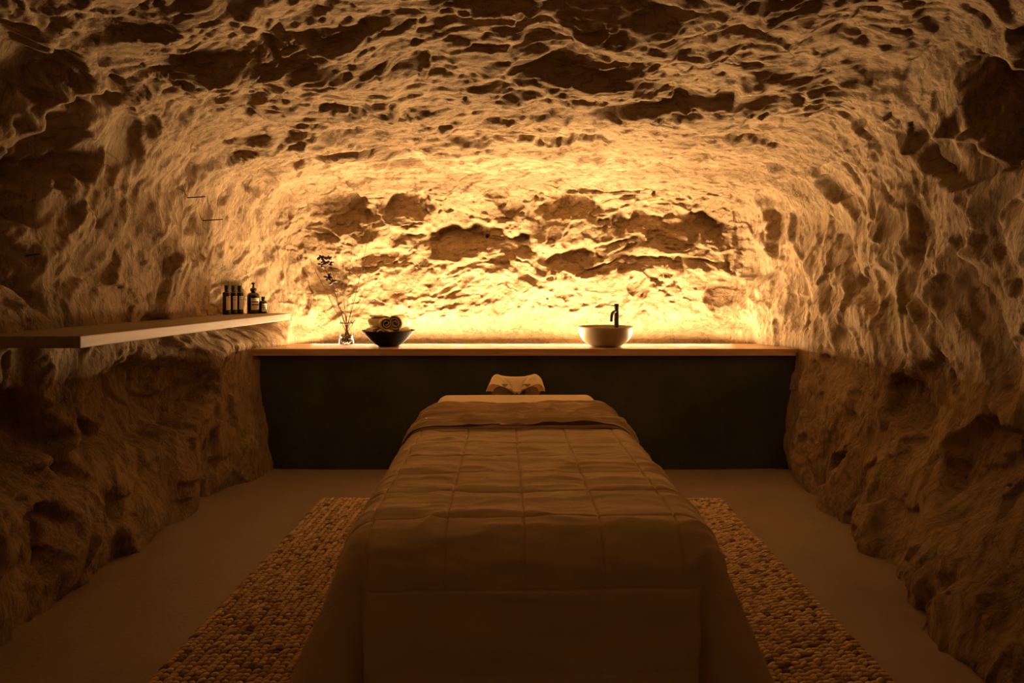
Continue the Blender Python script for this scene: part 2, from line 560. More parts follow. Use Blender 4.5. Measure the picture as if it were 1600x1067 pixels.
P = np.stack([U.ravel(), Vv.ravel(), one(U.ravel(), 0.0)], 1)
rim = smooth(1.45, 2.1, np.abs(P[:, 0]))
P[:, 2] = -0.004 + rim * (0.012 + 0.03 * fbm(P * 3.0, 3))
floor = np_mesh('floor', P, grid_quads(110, 140), floor_material()); floor['kind'] = 'structure'

# ------------------------------------------------------------------ object materials
M_oak = None
def wood(name, c1, c2, axis, scale=9.0, ring=14.0, rough=0.5):
    m, nt, b = mat(name)
    tc = N(nt, 'ShaderNodeTexCoord')
    mp = N(nt, 'ShaderNodeMapping')
    s = [ring, ring, ring]
    s[axis] = 0.9
    mp.inputs['Scale'].default_value = s
    nt.links.new(tc.outputs['Object'], mp.inputs[0])
    ns = N(nt, 'ShaderNodeTexNoise', inp={'Scale': 1.6, 'Detail': 7.0, 'Roughness': 0.62, 'Distortion': 1.1})
    nt.links.new(mp.outputs[0], ns.inputs['Vector'])
    cr = N(nt, 'ShaderNodeValToRGB')
    cr.color_ramp.elements[0].position = 0.32; cr.color_ramp.elements[0].color = c1 + (1,)
    cr.color_ramp.elements[1].position = 0.66; cr.color_ramp.elements[1].color = c2 + (1,)
    nt.links.new(ns.outputs['Fac'], cr.inputs[0])
    nt.links.new(cr.outputs[0], b.inputs['Base Color'])
    b.inputs['Roughness'].default_value = rough
    bp = N(nt, 'ShaderNodeBump', inp={'Strength': 0.5, 'Distance': 0.002})
    nt.links.new(ns.outputs['Fac'], bp.inputs['Height'])
    nt.links.new(bp.outputs[0], b.inputs['Normal'])
    return m

M_top = wood('worktop_wood', (0.42, 0.25, 0.13), (0.66, 0.45, 0.27), 0, rough=0.42)
M_shelf = wood('shelf_wood', (0.21, 0.15, 0.08), (0.34, 0.245, 0.14), 1, ring=11.0, rough=0.6)
M_dark = simple('dark_plaster', (0.048, 0.060, 0.056), 0.75, var=0.35, scale=2.2, bump=0.004, bscale=30)
M_black = simple('black_metal', (0.012, 0.011, 0.010), 0.32, 0.2, var=0.2)
M_spout = simple('polished_metal', (0.5, 0.5, 0.5), 0.15, 1.0, var=0.03)
M_glassdk, _nt, _b = mat('brown_glass')
_b.inputs['Base Color'].default_value = (0.014, 0.005, 0.003, 1)
_b.inputs['Roughness'].default_value = 0.08
_b.inputs['Coat Weight'].default_value = 0.6
M_cap = simple('black_plastic', (0.010, 0.009, 0.008), 0.35, var=0.1)
M_label = simple('paper_label', (0.66, 0.60, 0.46), 0.7, var=0.04)
M_ink = simple('label_print', (0.03, 0.025, 0.02), 0.7, var=0.05)
M_bowl = simple('black_lacquer', (0.016, 0.012, 0.009), 0.85, var=0.3, scale=12, spec=0.08)
M_towel = simple('towel_cotton', (0.58, 0.47, 0.27), 0.95, var=0.12, scale=60, bump=0.004, bscale=320, spec=0.1)
M_basin = simple('stoneware', (0.40, 0.33, 0.20), 0.5, var=0.06, scale=5, spec=0.3)
M_basin_in = M_basin
M_quilt = simple('quilt_linen', (0.86, 0.66, 0.38), 0.9, var=0.07, scale=9, bump=0.0012, bscale=420, spec=0.12)
M_sheet = simple('sheet_cotton', (0.86, 0.68, 0.44), 0.9, var=0.05, scale=6, bump=0.0008, bscale=300, spec=0.12)
for m_ in (M_quilt, M_sheet):
    b_ = m_.node_tree.nodes['Principled BSDF']
    b_.inputs['Sheen Weight'].default_value = 0.7
    b_.inputs['Sheen Roughness'].default_value = 0.35
    b_.inputs['Sheen Tint'].default_value = (1.0, 0.85, 0.6, 1)
M_under = simple('fold_shadow', (0.17, 0.115, 0.085), 0.9, var=0.1)  # dark colour for the painted shadow under the quilt fold
M_pad = simple('vinyl_padding', (0.30, 0.23, 0.16), 0.5, var=0.05)
M_frame = simple('table_beech', (0.30, 0.19, 0.10), 0.5, var=0.1)
M_stem = simple('dried_stem', (0.11, 0.065, 0.03), 0.8, var=0.25)
M_pod = simple('dark_berry', (0.035, 0.016, 0.012), 0.5, var=0.3)
M_pebble = simple('dark_water_pebble', (0.07, 0.055, 0.035), 0.35, var=0.4, scale=60)
M_glass, _nt, _b = mat('clear_glass')
_b.inputs['Base Color'].default_value = (0.96, 0.97, 0.95, 1)
_b.inputs['Roughness'].default_value = 0.02
_b.inputs['Transmission Weight'].default_value = 1.0
_b.inputs['IOR'].default_value = 1.45
M_alu = simple('strip_channel', (0.55, 0.55, 0.53), 0.4, 0.9, var=0.03)
M_diff, _nt, _b = mat('strip_diffuser')
_b.inputs['Base Color'].default_value = (0.9, 0.85, 0.7, 1)
_b.inputs['Emission Color'].default_value = (1.0, 0.66, 0.33, 1)
_b.inputs['Emission Strength'].default_value = 3.0

# ------------------------------------------------------------------ worktop along the back wall
CT = 0.90
bm = bmesh.new()
out = [(-2.03, 4.74), (2.03, 4.74), (2.00, 5.0), (1.90, 5.165), (-1.90, 5.165), (-2.00, 5.0)]
lo = [bm.verts.new((x, y, CT - 0.052)) for x, y in out]
hi = [bm.verts.new((x, y, CT)) for x, y in out]
bm.faces.new(lo[::-1]); bm.faces.new(hi)
for i in range(6):
    j = (i + 1) % 6
    bm.faces.new((lo[i], lo[j], hi[j], hi[i]))
bevel(bm, 0.003, 2)
worktop = obj('wooden_worktop', bm, M_top, smooth=False)
tag(worktop, 'long pale wooden worktop running wall to wall under the lit rock', 'worktop')

# dark plastered base under the worktop
NX, NZ = 200, 50
xx = np.linspace(-2.0, 2.0, NX); zz = np.linspace(-0.02, CT - 0.0525, NZ)
U, Vv = np.meshgrid(xx, zz, indexing='ij')
P = np.stack([U.ravel(), one(U.ravel(), 4.775), Vv.ravel()], 1)
P[:, 0] = np.where(P[:, 0] < 0, P[:, 0] / 2.0 * (wall_half(-1, P[:, 1], P[:, 2]) + 0.02), P[:, 0] / 2.0 * (wall_half(1, P[:, 1], P[:, 2]) + 0.02))
P[:, 1] += 0.008 * fbm(P * 2.5, 4) + 0.0015 * fbm(P * 22.0, 2)
Pb = P.copy(); Pb[:, 1] = 5.12
V = np.concatenate([P, Pb])
q = grid_quads(NX, NZ)
n0 = NX * NZ
i = np.arange(n0).reshape(NX, NZ)
side = []
for line in (i[0, :], i[-1, ::-1], i[::-1, 0], i[:, -1]):
    side.append(np.stack([line[:-1], line[1:], line[1:] + n0, line[:-1] + n0], -1))
Q = np.concatenate([q, q[:, ::-1] + n0] + side)
base = np_mesh('counter_base', V, Q, M_dark)
tag(base, 'near-black plastered counter base filling the space below the wooden worktop', 'counter')

# ------------------------------------------------------------------ light strip behind the worktop
led = empty('light_strip', (0, 5.24, CT - 0.035))
tag(led, 'thin glowing light strip tucked behind the back edge of the worktop', 'light')
bm = bmesh.new(); box_bm(bm, -1.86, 1.86, -0.018, 0.018, 0, 0.012)
obj('channel', bm, M_alu, led, False)
bm = bmesh.new(); box_bm(bm, -1.85, 1.85, -0.010, 0.010, 0.0125, 0.020); bevel(bm, 0.003, 2)
obj('diffuser', bm, M_diff, led, False)

# ------------------------------------------------------------------ shelf on the left wall
bm = bmesh.new()
out = [(-2.62, 2.61), (-1.80, 2.61), (-1.80, 4.99), (-2.45, 4.99)]
lo = [bm.verts.new((x, y, 1.154 - 0.05)) for x, y in out]
hi = [bm.verts.new((x, y, 1.154)) for x, y in out]
bm.faces.new(lo[::-1]); bm.faces.new(hi)
for i in range(4):
    j = (i + 1) % 4
    bm.faces.new((lo[i], lo[j], hi[j], hi[i]))
bevel(bm, 0.005, 2)
shelf = obj('wooden_shelf', bm, M_shelf, smooth=False)
tag(shelf, 'thick pale wooden shelf board jutting from the left rock wall', 'shelf')
SH = 1.1545

# ------------------------------------------------------------------ bottles
def curved_label(r, z0, z1, a0, a1, n=14):
    V, F = [], []
    for k in range(n + 1):
        t = a0 + (a1 - a0) * k / n
        V += [(r * math.cos(t), r * math.sin(t), z0), (r * math.cos(t), r * math.sin(t), z1)]
    for k in range(n):
        F.append((2 * k, 2 * k + 2, 2 * k + 3, 2 * k + 1))
    return V, F

def slim_bottle(x, y, label):
    r = empty('slim_bottle', (x, y, SH))
    tag(r, label, 'bottle', 'slim bottles in a row on the shelf')
    obj('body', lathe([(0, 0), (0.026, 0), (0.028, 0.003), (0.028, 0.158), (0.027, 0.164), (0.014, 0.167), (0.0135, 0.172), (0, 0.172)], 36), M_glassdk, r)
    obj('cap', lathe([(0, 0.1725), (0.0150, 0.1725), (0.0155, 0.174), (0.0155, 0.214), (0.0145, 0.2155), (0, 0.2155)], 28), M_cap, r)
    a = math.radians(-38)
    lb = obj('paper_label', curved_label(0.0284, 0.035, 0.135, a - 0.62, a + 0.62), M_label, r)
    obj('print_line', join(*[curved_label(0.0287, z, z + h, a - w_, a + w_) for z, h, w_ in ((0.124, 0.003, 0.4), (0.112, 0.0015, 0.3), (0.106, 0.0015, 0.3), (0.048, 0.0012, 0.4))]), M_ink, lb)['kind'] = 'stuff'
    obj('foot_band', lathe([(0.0283, 0.004), (0.0286, 0.005), (0.0286, 0.030), (0.0283, 0.031)], 36), M_cap, r)
    return r
slim_bottle(-2.165, 4.700, 'slim black-capped brown bottle at the left end of the shelf row')
slim_bottle(-2.150, 4.775, 'slim black-capped brown bottle in the middle of three alike on the shelf')
slim_bottle(-2.135, 4.845, 'slim black-capped brown bottle standing next to the pump bottle')

def shouldered(r, h, neck, nh):
    p = [(0, 0), (r * 0.94, 0), (r, r * 0.08), (r, h)]
    for k in range(1, 9):
        t = k / 8 * PI / 2
        p.append((neck + (r - neck) * math.cos(t), h + r * 0.72 * math.sin(t)))
    zt = h + r * 0.72
    p += [(neck, zt + nh), (0, zt + nh)]
    return p, zt + nh

pump = empty('pump_bottle', (-2.06, 4.915, SH))
tag(pump, 'tall brown pump bottle with a cream label, largest bottle on the shelf', 'bottle')
pp, ht = shouldered(0.045, 0.130, 0.016, 0.008)
obj('body', lathe(pp, 48), M_glassdk, pump)
obj('collar', lathe([(0, ht), (0.021, ht), (0.022, ht + .002), (0.022, ht + 0.022), (0.012, ht + 0.026), (0.008, ht + 0.028), (0.006, ht + 0.052), (0, ht + 0.052)], 30), M_cap, pump)
obj('pump_head', join(lathe([(0, ht + 0.052), (0.012, ht + 0.052), (0.013, ht + 0.056), (0.012, ht + 0.066), (0, ht + 0.068)], 24),
                      tube([(0, 0, ht + 0.060), (0.012, -0.018, ht + 0.061), (0.020, -0.032, ht + 0.057)], [0.005, 0.0045, 0.004], 10)), M_cap, pump)
a = math.radians(-48)
lb = obj('paper_label', curved_label(0.0455, 0.030, 0.118, a - 0.72, a + 0.72, 20), M_label, pump)
obj('print_line', join(*[curved_label(0.0459, z, z + h, a - w_, a + w_, 18) for z, h, w_ in ((0.108, 0.0025, 0.5), (0.086, 0.009, 0.62), (0.064, 0.009, 0.62), (0.052, 0.0015, 0.4), (0.046, 0.0015, 0.4))]), M_ink, lb)['kind'] = 'stuff'

drop = empty('small_bottle', (-2.005, 4.965, SH))
tag(drop, 'small brown dropper bottle with a cream label, nearest the far end of the shelf', 'bottle')
pp, ht = shouldered(0.030, 0.078, 0.011, 0.004)
obj('body', lathe(pp, 40), M_glassdk, drop)
obj('cap', lathe([(0, ht), (0.0135, ht), (0.014, ht + 0.002), (0.0135, ht + 0.024), (0.011, ht + 0.026), (0, ht + 0.026)], 28), M_cap, drop)
lb = obj('paper_label', curved_label(0.0304, 0.014, 0.076, a - 0.7, a + 0.7, 18), M_label, drop)
obj('print_line', join(*[curved_label(0.0308, z, z + h, a - w_, a + w_, 16) for z, h, w_ in ((0.056, 0.006, 0.55), (0.044, 0.006, 0.55), (0.030, 0.0015, 0.4))]), M_ink, lb)['kind'] = 'stuff'

# ------------------------------------------------------------------ glass jar with dried stems
JX, JY = -1.385, 5.06
jar = empty('glass_jar', (JX, JY, CT))
tag(jar, 'clear glass jar with dark pebbles standing at the left end of the worktop', 'jar')
prof = [(0, 0.001), (0.050, 0.001), (0.054, 0.006), (0.055, 0.10), (0.050, 0.135), (0.046, 0.150), (0.050, 0.170), (0.054, 0.178),
        (0.0515, 0.178), (0.047, 0.170), (0.043, 0.150), (0.047, 0.134), (0.052, 0.10), (0.051, 0.010), (0, 0.008)]
obj('glass_body', lathe(prof, 48), M_glass, jar)
rnd = random.Random(3)
peb = []
for k in range(110):
    t = rnd.random() * 2 * PI; rr = 0.042 * math.sqrt(rnd.random()); z = 0.017 + 0.045 * rnd.random()
    bmp = bmesh.new()
    bmesh.ops.create_icosphere(bmp, subdivisions=1, radius=0.0085, matrix=Matrix.Translation((rr * math.cos(t), rr * math.sin(t), z)) @ Matrix.Rotation(rnd.random() * 6, 4, (rnd.random(), rnd.random(), 1)) @ Matrix.Diagonal((1.0, 0.75, 0.6, 1)))
    bmp.verts.ensure_lookup_table()
    peb.append(([tuple(v.co) for v in bmp.verts], [tuple(v.index for v in f.verts) for f in bmp.faces]))
    bmp.free()
o = obj('pebble_fill', join(*peb), M_pebble, jar); o['kind'] = 'stuff'

def stem_pts(base, tip, bend, n=10):
    a, b = Vector(base), Vector(tip)
    out = []
    for k in range(n + 1):
        t = k / n
        p = a.lerp(b, t)
        p += Vector(bend) * math.sin(PI * t) + Vector((rnd.uniform(-1, 1), rnd.uniform(-1, 1), 0)) * 0.0018
        out.append(p)
    return out

def P2(px, py, y=5.06):                   # photo position of a stem tip -> metres in the jar's own frame
    return ((px - 815) * y / 1000 - JX, 0, 1.35 + (450 - py) * y / 1000 - CT)
berry = empty('berry_branch', (JX, JY, CT))
tag(berry, 'dried branch with clusters of dark pods leaning left out of the jar', 'dried branch')
tip = P2(503, 398)
pts = stem_pts((0.012, 0.0, 0.02), (tip[0], -0.03, tip[2]), (0.015, 0, 0))
pts[3].x = 0; pts[2].x = 0.004
obj('stem', tube(pts, [0.0036 - 0.0018 * k / 10 for k in range(11)], 6), M_stem, berry)
def pod(c, d, s=1.0):
    """pointed oval pod on a tiny stalk"""
    m = Vector(d).normalized().to_track_quat('Z', 'Y').to_matrix().to_4x4()
    pf = [(0, 0), (0.0045 * s, 0.004 * s), (0.0062 * s, 0.010 * s), (0.0046 * s, 0.017 * s), (0.0012 * s, 0.022 * s), (0, 0.023 * s)]
    return moved(lathe(pf, 8), Matrix.Translation(c) @ m)
for cx, cy, n in ((503, 402, 5), (514, 404, 4), (510, 412, 4), (504, 413, 3), (516, 412, 4), (517, 432, 5), (522, 440, 5), (513, 434, 3)):
    c = P2(cx, cy)
    for k in range(n + 3):
        t = rnd.uniform(0, 2 * PI); e = rnd.uniform(-0.7, 1.1)
        obj('pod', pod((c[0] + rnd.uniform(-.008, .008), -0.03 + rnd.uniform(-.01, .01), c[2] + rnd.uniform(-.008, .008)),
                       (math.cos(t), math.sin(t) * 0.7, e), rnd.uniform(1.2, 1.7)), M_pod, berry)
# side twigs that carry the lower clusters
for (bx, by, tx, ty) in ((531, 462, 517, 412), (528, 455, 522, 438), (524, 446, 514, 432), (512, 420, 516, 403), (534, 470, 505, 412)):
    a_, b_ = P2(bx, by), P2(tx, ty)
    obj('twig', tube(stem_pts((a_[0], -0.022, a_[2]), (b_[0], -0.03, b_[2]), (0.004, 0, 0), 5), 0.0018, 5), M_stem, berry)

def grass(tx, ty, label, dy=0.0, bend=(0, 0, 0), seeds=0, root=None, rad=0.0012, sub=3):
    g = empty('dried_grass_stem', (JX, JY, CT))
    tag(g, label, 'dried stem', 'dried stems in the glass jar')
    tp = P2(tx, ty)
    bx = root if root is not None else -tp[0] * 0.15
    rad *= 2.0
    pts = stem_pts((max(-0.035, min(0.035, bx)), rnd.uniform(-.02, .02), 0.03), (tp[0], dy, tp[2]), bend, 14)
    obj('stem', tube(pts, [rad * (1.25 - 0.75 * k / 14) for k in range(15)], 5), M_stem, g)
    if seeds:
        parts = []
        for k in range(seeds):
            i = 8 + k % 7
            p = pts[i]
            t = rnd.uniform(0, 2 * PI)
            parts.append(moved(lathe([(0, 0), (0.0013, 0.003), (0.0010, 0.007), (0, 0.010)], 5),
                               Matrix.Translation(p + Vector((math.cos(t), math.sin(t), 0)) * 0.002) @ Vector((math.cos(t), math.sin(t) * .6, 1.2)).to_track_quat('Z', 'Y').to_matrix().to_4x4()))
        o = obj('seed_head', join(*parts), M_stem, g); o['kind'] = 'stuff'
    for k in range(sub):                                   # fine side shoots
        i = rnd.randint(6, 12)
        p = pts[i]
        s = rnd.choice((-1, 1))
        L = rnd.uniform(0.04, 0.10)
        e = p + Vector((s * L * 0.45, rnd.uniform(-.02, .02), L))
        obj('side_shoot', tube(stem_pts(p, e, (s * 0.004, 0, 0), 5), rad * 0.5, 4), M_stem, g)
ST = [(481, 403, 'fine bare stem reaching furthest left from the jar', (-0.01, 0, 0.02), 0, 0.0013, 2),
      (487, 345, 'thin tall stem rising to the upper left above the dark pods', (0.0, 0, 0), 0, 0.0009, 3),
      (498, 408, 'fine stem close behind the podded branch', (0.01, 0, 0), 6, 0.0010, 2),
      (520, 372, 'slender upright stem just left of the jar centre', (0.01, 0, 0), 8, 0.0009, 4),
      (537, 398, 'short upright stem directly above the jar', (0, 0, 0), 10, 0.0010, 4),
      (549, 375, 'pale upright stem slightly right of the jar', (-0.01, 0, 0), 8, 0.0009, 3),
      (578, 358, 'long straight stem with a seed head leaning to the upper right', (0.012, 0, 0), 26, 0.0014, 3),
      (560, 395, 'feathery stem between the upright ones and the longest one', (0.01, 0, 0), 12, 0.0009, 5),
      (592, 437, 'arching stem low on the right of the jar', (-0.02, 0, 0.02), 14, 0.0010, 5),
      (606, 452, 'lowest stem on the right, bending over towards the bowl', (-0.02, 0, 0.03), 10, 0.0010, 5),
      (577, 430, 'short feathery stem leaning right', (0.0, 0, 0.01), 8, 0.0009, 5)]
for i, (tx, ty, lb_, bd, sd, rd, sb) in enumerate(ST):
    grass(tx, ty, lb_, rnd.uniform(-0.06, 0.05), bd, sd, None, rd, sb)

# ------------------------------------------------------------------ black bowl of rolled towels
BX, BY = -1.035, 4.98
bowl = empty('serving_bowl', (BX, BY, CT))
tag(bowl, 'wide shallow black bowl holding the rolled towels on the worktop', 'bowl')
outer = [(0.0, 0.0), (0.075, 0.0), (0.080, 0.004), (0.105, 0.018), (0.135, 0.042), (0.165, 0.074), (0.190, 0.104), (0.203, 0.120), (0.2045, 0.1225)]
inner = [(0.201, 0.1225), (0.186, 0.106), (0.161, 0.078), (0.131, 0.048), (0.100, 0.026), (0.070, 0.014), (0.0, 0.012)]
obj('bowl_body', lathe(outer + inner, 72), M_bowl, bowl)

def towel_mesh(R=0.050, L=0.15, turns=3.2, seed=0):
    """a spiral-rolled cloth: a thick ribbon wound up and extruded along Y"""
    r_ = random.Random(seed)
    n = 96
    nl = 8
    pitch = (R - 0.004) / turns
    th = pitch * 0.66
    V, F = [], []
    prof = []
    for k in range(n + 1):
        t = k / n * turns * 2 * PI
        rr = 0.004 + pitch * t / (2 * PI)
        prof.append((t, rr, rr + th))
    rows = []
    for j in range(nl + 1):
        f = j / nl
        y = (f - 0.5) * L
        edge = min(f, 1 - f)
        rows.append((y, 1.0 if 0 < j < nl else 0.0))
    for j, (y, e) in enumerate(rows):
        for k, (t, a_, b_) in enumerate(prof):
            mid = (a_ + b_) / 2
            h = (b_ - a_) / 2 * (1.0 if e else 0.55)
            wob = 1 + 0.03 * math.sin(3 * t + seed) + 0.012 * math.sin(9 * y * 20 + t)
            yy = y + 0.003 * math.sin(2.3 * t + seed * 2) * (1 if not e else 0.6)
            for rr in (mid - h, mid + h):
                V.append((rr * wob * math.cos(t), yy, rr * wob * math.sin(t) * 0.94))
    W = 2 * (n + 1)
    for j in range(nl):
        for k in range(n):
            a0 = j * W + 2 * k
            F.append((a0 + 1, a0 + 3, a0 + W + 3, a0 + W + 1))
            F.append((a0, a0 + W, a0 + W + 2, a0 + 2))
        a0 = j * W
        F.append((a0, a0 + 1, a0 + W + 1, a0 + W))
        a0 = j * W + 2 * n
        F.append((a0, a0 + W, a0 + W + 1, a0 + 1))
    for j in (0, nl):
        for k in range(n):
            a0 = j * W + 2 * k
            F.append((a0, a0 + 2, a0 + 3, a0 + 1) if j == 0 else (a0, a0 + 1, a0 + 3, a0 + 2))
    return V, F
TW = [  # dx, dy, z, yaw, tilt, R, L, label, start
    (-0.020, -0.030, 0.178, 22, 0, 0.049, 0.13, 'rolled towel on top, spiral end facing the room', 2.2),
    (0.085, -0.015, 0.180, -14, 0, 0.053, 0.15, 'rightmost rolled towel on top of the pile', 0.6),
    (-0.085, 0.035, 0.178, 58, 0, 0.050, 0.16, 'rolled towel lying sideways, top left of the pile', 1.0),
    (-0.115, -0.02, 0.112, 40, 0, 0.036, 0.12, 'small rolled towel at the left rim of the black bowl', 3.0),
    (-0.045, -0.07, 0.098, 15, 0, 0.034, 0.10, 'small rolled towel low in the bowl, left of centre', 4.0),
    (0.035, -0.07, 0.096, -30, 0, 0.034, 0.11, 'small rolled towel low in the bowl, right of centre', 5.0),
    (0.112, -0.03, 0.108, -55, 0, 0.034, 0.11, 'small rolled towel at the right rim of the black bowl', 1.7),
    (0.0, 0.07, 0.110, 85, 0, 0.045, 0.16, 'rolled towel hidden at the back of the bowl', 2.9)]
for i, (dx, dy, z, yaw, tilt, R_, L_, lb_, st) in enumerate(TW):
    o = obj('rolled_towel', towel_mesh(R_, L_, 2.5, i), M_towel)
    o.location = (BX + dx, BY + dy, CT + z)
    o.rotation_euler = (0, st, math.radians(yaw))
    tag(o, lb_, 'towel', 'rolled towels in the black bowl')

# ------------------------------------------------------------------ basin and tap
SX, SY = 0.650, 4.955
basin = empty('wash_basin', (SX, SY, CT))
tag(basin, 'round stoneware vessel basin sitting on the worktop under the black tap', 'basin')
po = [(0.0, 0.0), (0.095, 0.0), (0.110, 0.003), (0.140, 0.018), (0.170, 0.042), (0.192, 0.074), (0.204, 0.108), (0.2095, 0.135), (0.2115, 0.150), (0.2105, 0.155)]
pi_ = [(0.203, 0.155), (0.200, 0.146), (0.196, 0.128), (0.186, 0.094), (0.165, 0.062), (0.135, 0.038), (0.09, 0.022), (0.03, 0.017), (0.022, 0.016)]
obj('basin_body', lathe(po + pi_, 96), M_basin, basin)
obj('drain', lathe([(0.0, 0.0165), (0.021, 0.0165), (0.0215, 0.0185), (0.018, 0.020), (0.0, 0.0205)], 24), M_black, basin)

tap = empty('black_tap', (0.760, 5.125, CT))
tag(tap, 'tall black single-lever tap rising behind the round basin', 'tap')
obj('tap_body', lathe([(0, 0), (0.024, 0), (0.024, 0.006), (0.0185, 0.008), (0.0185, 0.262), (0.0175, 0.265), (0.0175, 0.268), (0.0185, 0.271), (0.0185, 0.322), (0.017, 0.325), (0, 0.325)], 36), M_black, tap)
d = Vector((-0.60, -0.80, 0))
pts = [d * t_ + Vector((0, 0, z_)) for t_, z_ in ((0.012, 0.260), (0.03, 0.262), (0.052, 0.259), (0.070, 0.248), (0.080, 0.230), (0.084, 0.205), (0.084, 0.190))]
obj('spout', tube(pts, 0.012, 16), M_black, tap)
obj('lever', tube([Vector((-0.010, 0, 0.309)), Vector((-0.045, -0.012, 0.311)), Vector((-0.088, -0.024, 0.313))], [0.005, 0.0045, 0.004], 12), M_black, tap)
obj('aerator', moved(lathe([(0, 0), (0.0105, 0), (0.0110, 0.004), (0.0105, 0.009), (0, 0.009)], 20), Matrix.Translation(d * 0.084 + Vector((0, 0, 0.183)))), M_spout, tap)

# ------------------------------------------------------------------ woven rug
rug = empty('woven_rug', (0, 0, 0))
tag(rug, 'chunky braided natural fibre rug lying under the massage table', 'rug')
RX0, RX1, RY0, RY1 = -1.275, 1.275, 1.35, 4.06
bm = bmesh.new(); box_bm(bm, RX0 + .01, RX1 - .01, RY0, RY1 - .01, 0.002, 0.012); bevel(bm, 0.004, 2)
M_rugb = simple('rug_backing', (0.12, 0.08, 0.045), 0.95, var=0.2, scale=60)
obj('rug_backing', bm, M_rugb, rug, False)

def rug_mat():
    m, nt, b = mat('rug_fibre')
    at = N(nt, 'ShaderNodeAttribute', attribute_name='tone')
    cr = N(nt, 'ShaderNodeValToRGB')
    cr.color_ramp.elements[0].position = 0.0; cr.color_ramp.elements[0].color = (0.06, 0.055, 0.045, 1)
    e = cr.color_ramp.elements.new(0.22); e.color = (0.38, 0.27, 0.15, 1)
    e = cr.color_ramp.elements.new(0.55); e.color = (0.68, 0.50, 0.28, 1)
    cr.color_ramp.elements[-1].position = 1.0; cr.color_ramp.elements[-1].color = (0.80, 0.62, 0.38, 1)
    nt.links.new(at.outputs['Fac'], cr.inputs[0])
    nt.links.new(cr.outputs[0], b.inputs['Base Color'])
    b.inputs['Roughness'].default_value = 0.95
    b.inputs['Specular IOR Level'].default_value = 0.1
    tc = N(nt, 'ShaderNodeTexCoord')
    n2 = N(nt, 'ShaderNodeTexNoise', inp={'Scale': 260.0, 'Detail': 3.0})
    nt.links.new(tc.outputs['Object'], n2.inputs['Vector'])
    bp = N(nt, 'ShaderNodeBump', inp={'Strength': 0.7, 'Distance': 0.003})
    nt.links.new(n2.outputs['Fac'], bp.inputs['Height'])
    nt.links.new(bp.outputs[0], b.inputs['Normal'])
    return m
# one braid knot: an oval lump; thousands of them, alternately slanted
bmk = bmesh.new()
bmesh.ops.create_uvsphere(bmk, u_segments=8, v_segments=5, radius=1.0)
bmk.verts.ensure_lookup_table()
kv = np.array([tuple(v.co) for v in bmk.verts], np.float32)
kt = []
for f in bmk.faces:
    vs_ = [v.index for v in f.verts]
    kt.append(vs_ + [vs_[-1]] if len(vs_) == 3 else vs_)
tri = []
for f in bmk.faces:
    vs_ = [v.index for v in f.verts]
    for k in range(1, len(vs_) - 1): tri.append((vs_[0], vs_[k], vs_[k + 1]))
bmk.free()
kt = np.array(tri, np.int32)
rg = np.random.RandomState(5)
kx = np.arange(RX0 + 0.02, RX1 - 0.01, 0.0275)
ky = np.arange(RY0, RY1 - 0.008, 0.0225)
gx, gy = np.meshgrid(np.arange(len(kx)), np.arange(len(ky)), indexing='ij')
gx, gy = gx.ravel(), gy.ravel()
cx = kx[gx] + rg.normal(0, 0.0016, len(gx))
cy = ky[gy] + (gx % 2) * 0.0050 + rg.normal(0, 0.0016, len(gx))
keep = (np.abs(cx) > 0.40) | (cy > 3.6)
gx, gy, cx, cy = gx[keep], gy[keep], cx[keep], cy[keep]
ang = np.where(gx % 2 == 0, 0.32, -0.32) + rg.normal(0, 0.12, len(gx))
sc = rg.uniform(0.9, 1.15, (len(gx), 3)) * np.array([0.0180, 0.0080, 0.0080])
loc = kv[None] * sc[:, None, :]
# tip one end of the lump up so that each loop overlaps the next
loc[:, :, 2] += loc[:, :, 0] * 0.22
c_, s_ = np.cos(ang)[:, None], np.sin(ang)[:, None]
vx = loc[:, :, 0] * c_ - loc[:, :, 1] * s_ + cx[:, None]
vy = loc[:, :, 0] * s_ + loc[:, :, 1] * c_ + cy[:, None]
vz = loc[:, :, 2] + 0.0135 + rg.normal(0, 0.0012, len(gx))[:, None]
V = np.stack([vx, vy, vz], -1).reshape(-1, 3)
Q = (kt[None] + (np.arange(len(gx)) * len(kv))[:, None, None]).reshape(-1, 3)
weave = np_mesh('braided_weave', V, Q, rug_mat(), rug)
weave['kind'] = 'stuff'
tone = np.clip(rg.normal(0.60, 0.22, len(gx)), 0.2, 1)
tone[rg.rand(len(gx)) < 0.05] = 0.10
at = weave.data.attributes.new('tone', 'FLOAT', 'POINT')
at.data.foreach_set('value', np.repeat(tone, len(kv)).astype(np.float32))

# ------------------------------------------------------------------ massage table
table = empty('massage_table', (0, 0, 0))
tag(table, 'padded massage table standing in the middle of the cave under the quilt', 'massage table')
HW, YH, YF, ZT = 0.40, 3.52, 1.63, 0.755
bm = bmesh.new(); box_bm(bm, -HW + .01, HW - .01, YF + .02, YH - .01, ZT - 0.09, ZT - 0.004); bevel(bm, 0.025, 4)
obj('padded_top', bm, M_pad, table)
bm = bmesh.new(); box_bm(bm, -HW + .04, HW - .04, YF + .05, YH - .05, ZT - 0.16, ZT - 0.092); bevel(bm, 0.004, 1)
obj('frame', bm, M_frame, table, False)
for sx in (-1, 1):
    for yy in (YF + .10, YH - .10):
        bm = bmesh.new(); box_bm(bm, sx * (HW - .08) - .028, sx * (HW - .08) + .028, yy - .028, yy + .028, 0.0135, ZT - 0.1605); bevel(bm, 0.006, 2)
        obj('leg', bm, M_frame, table, False)
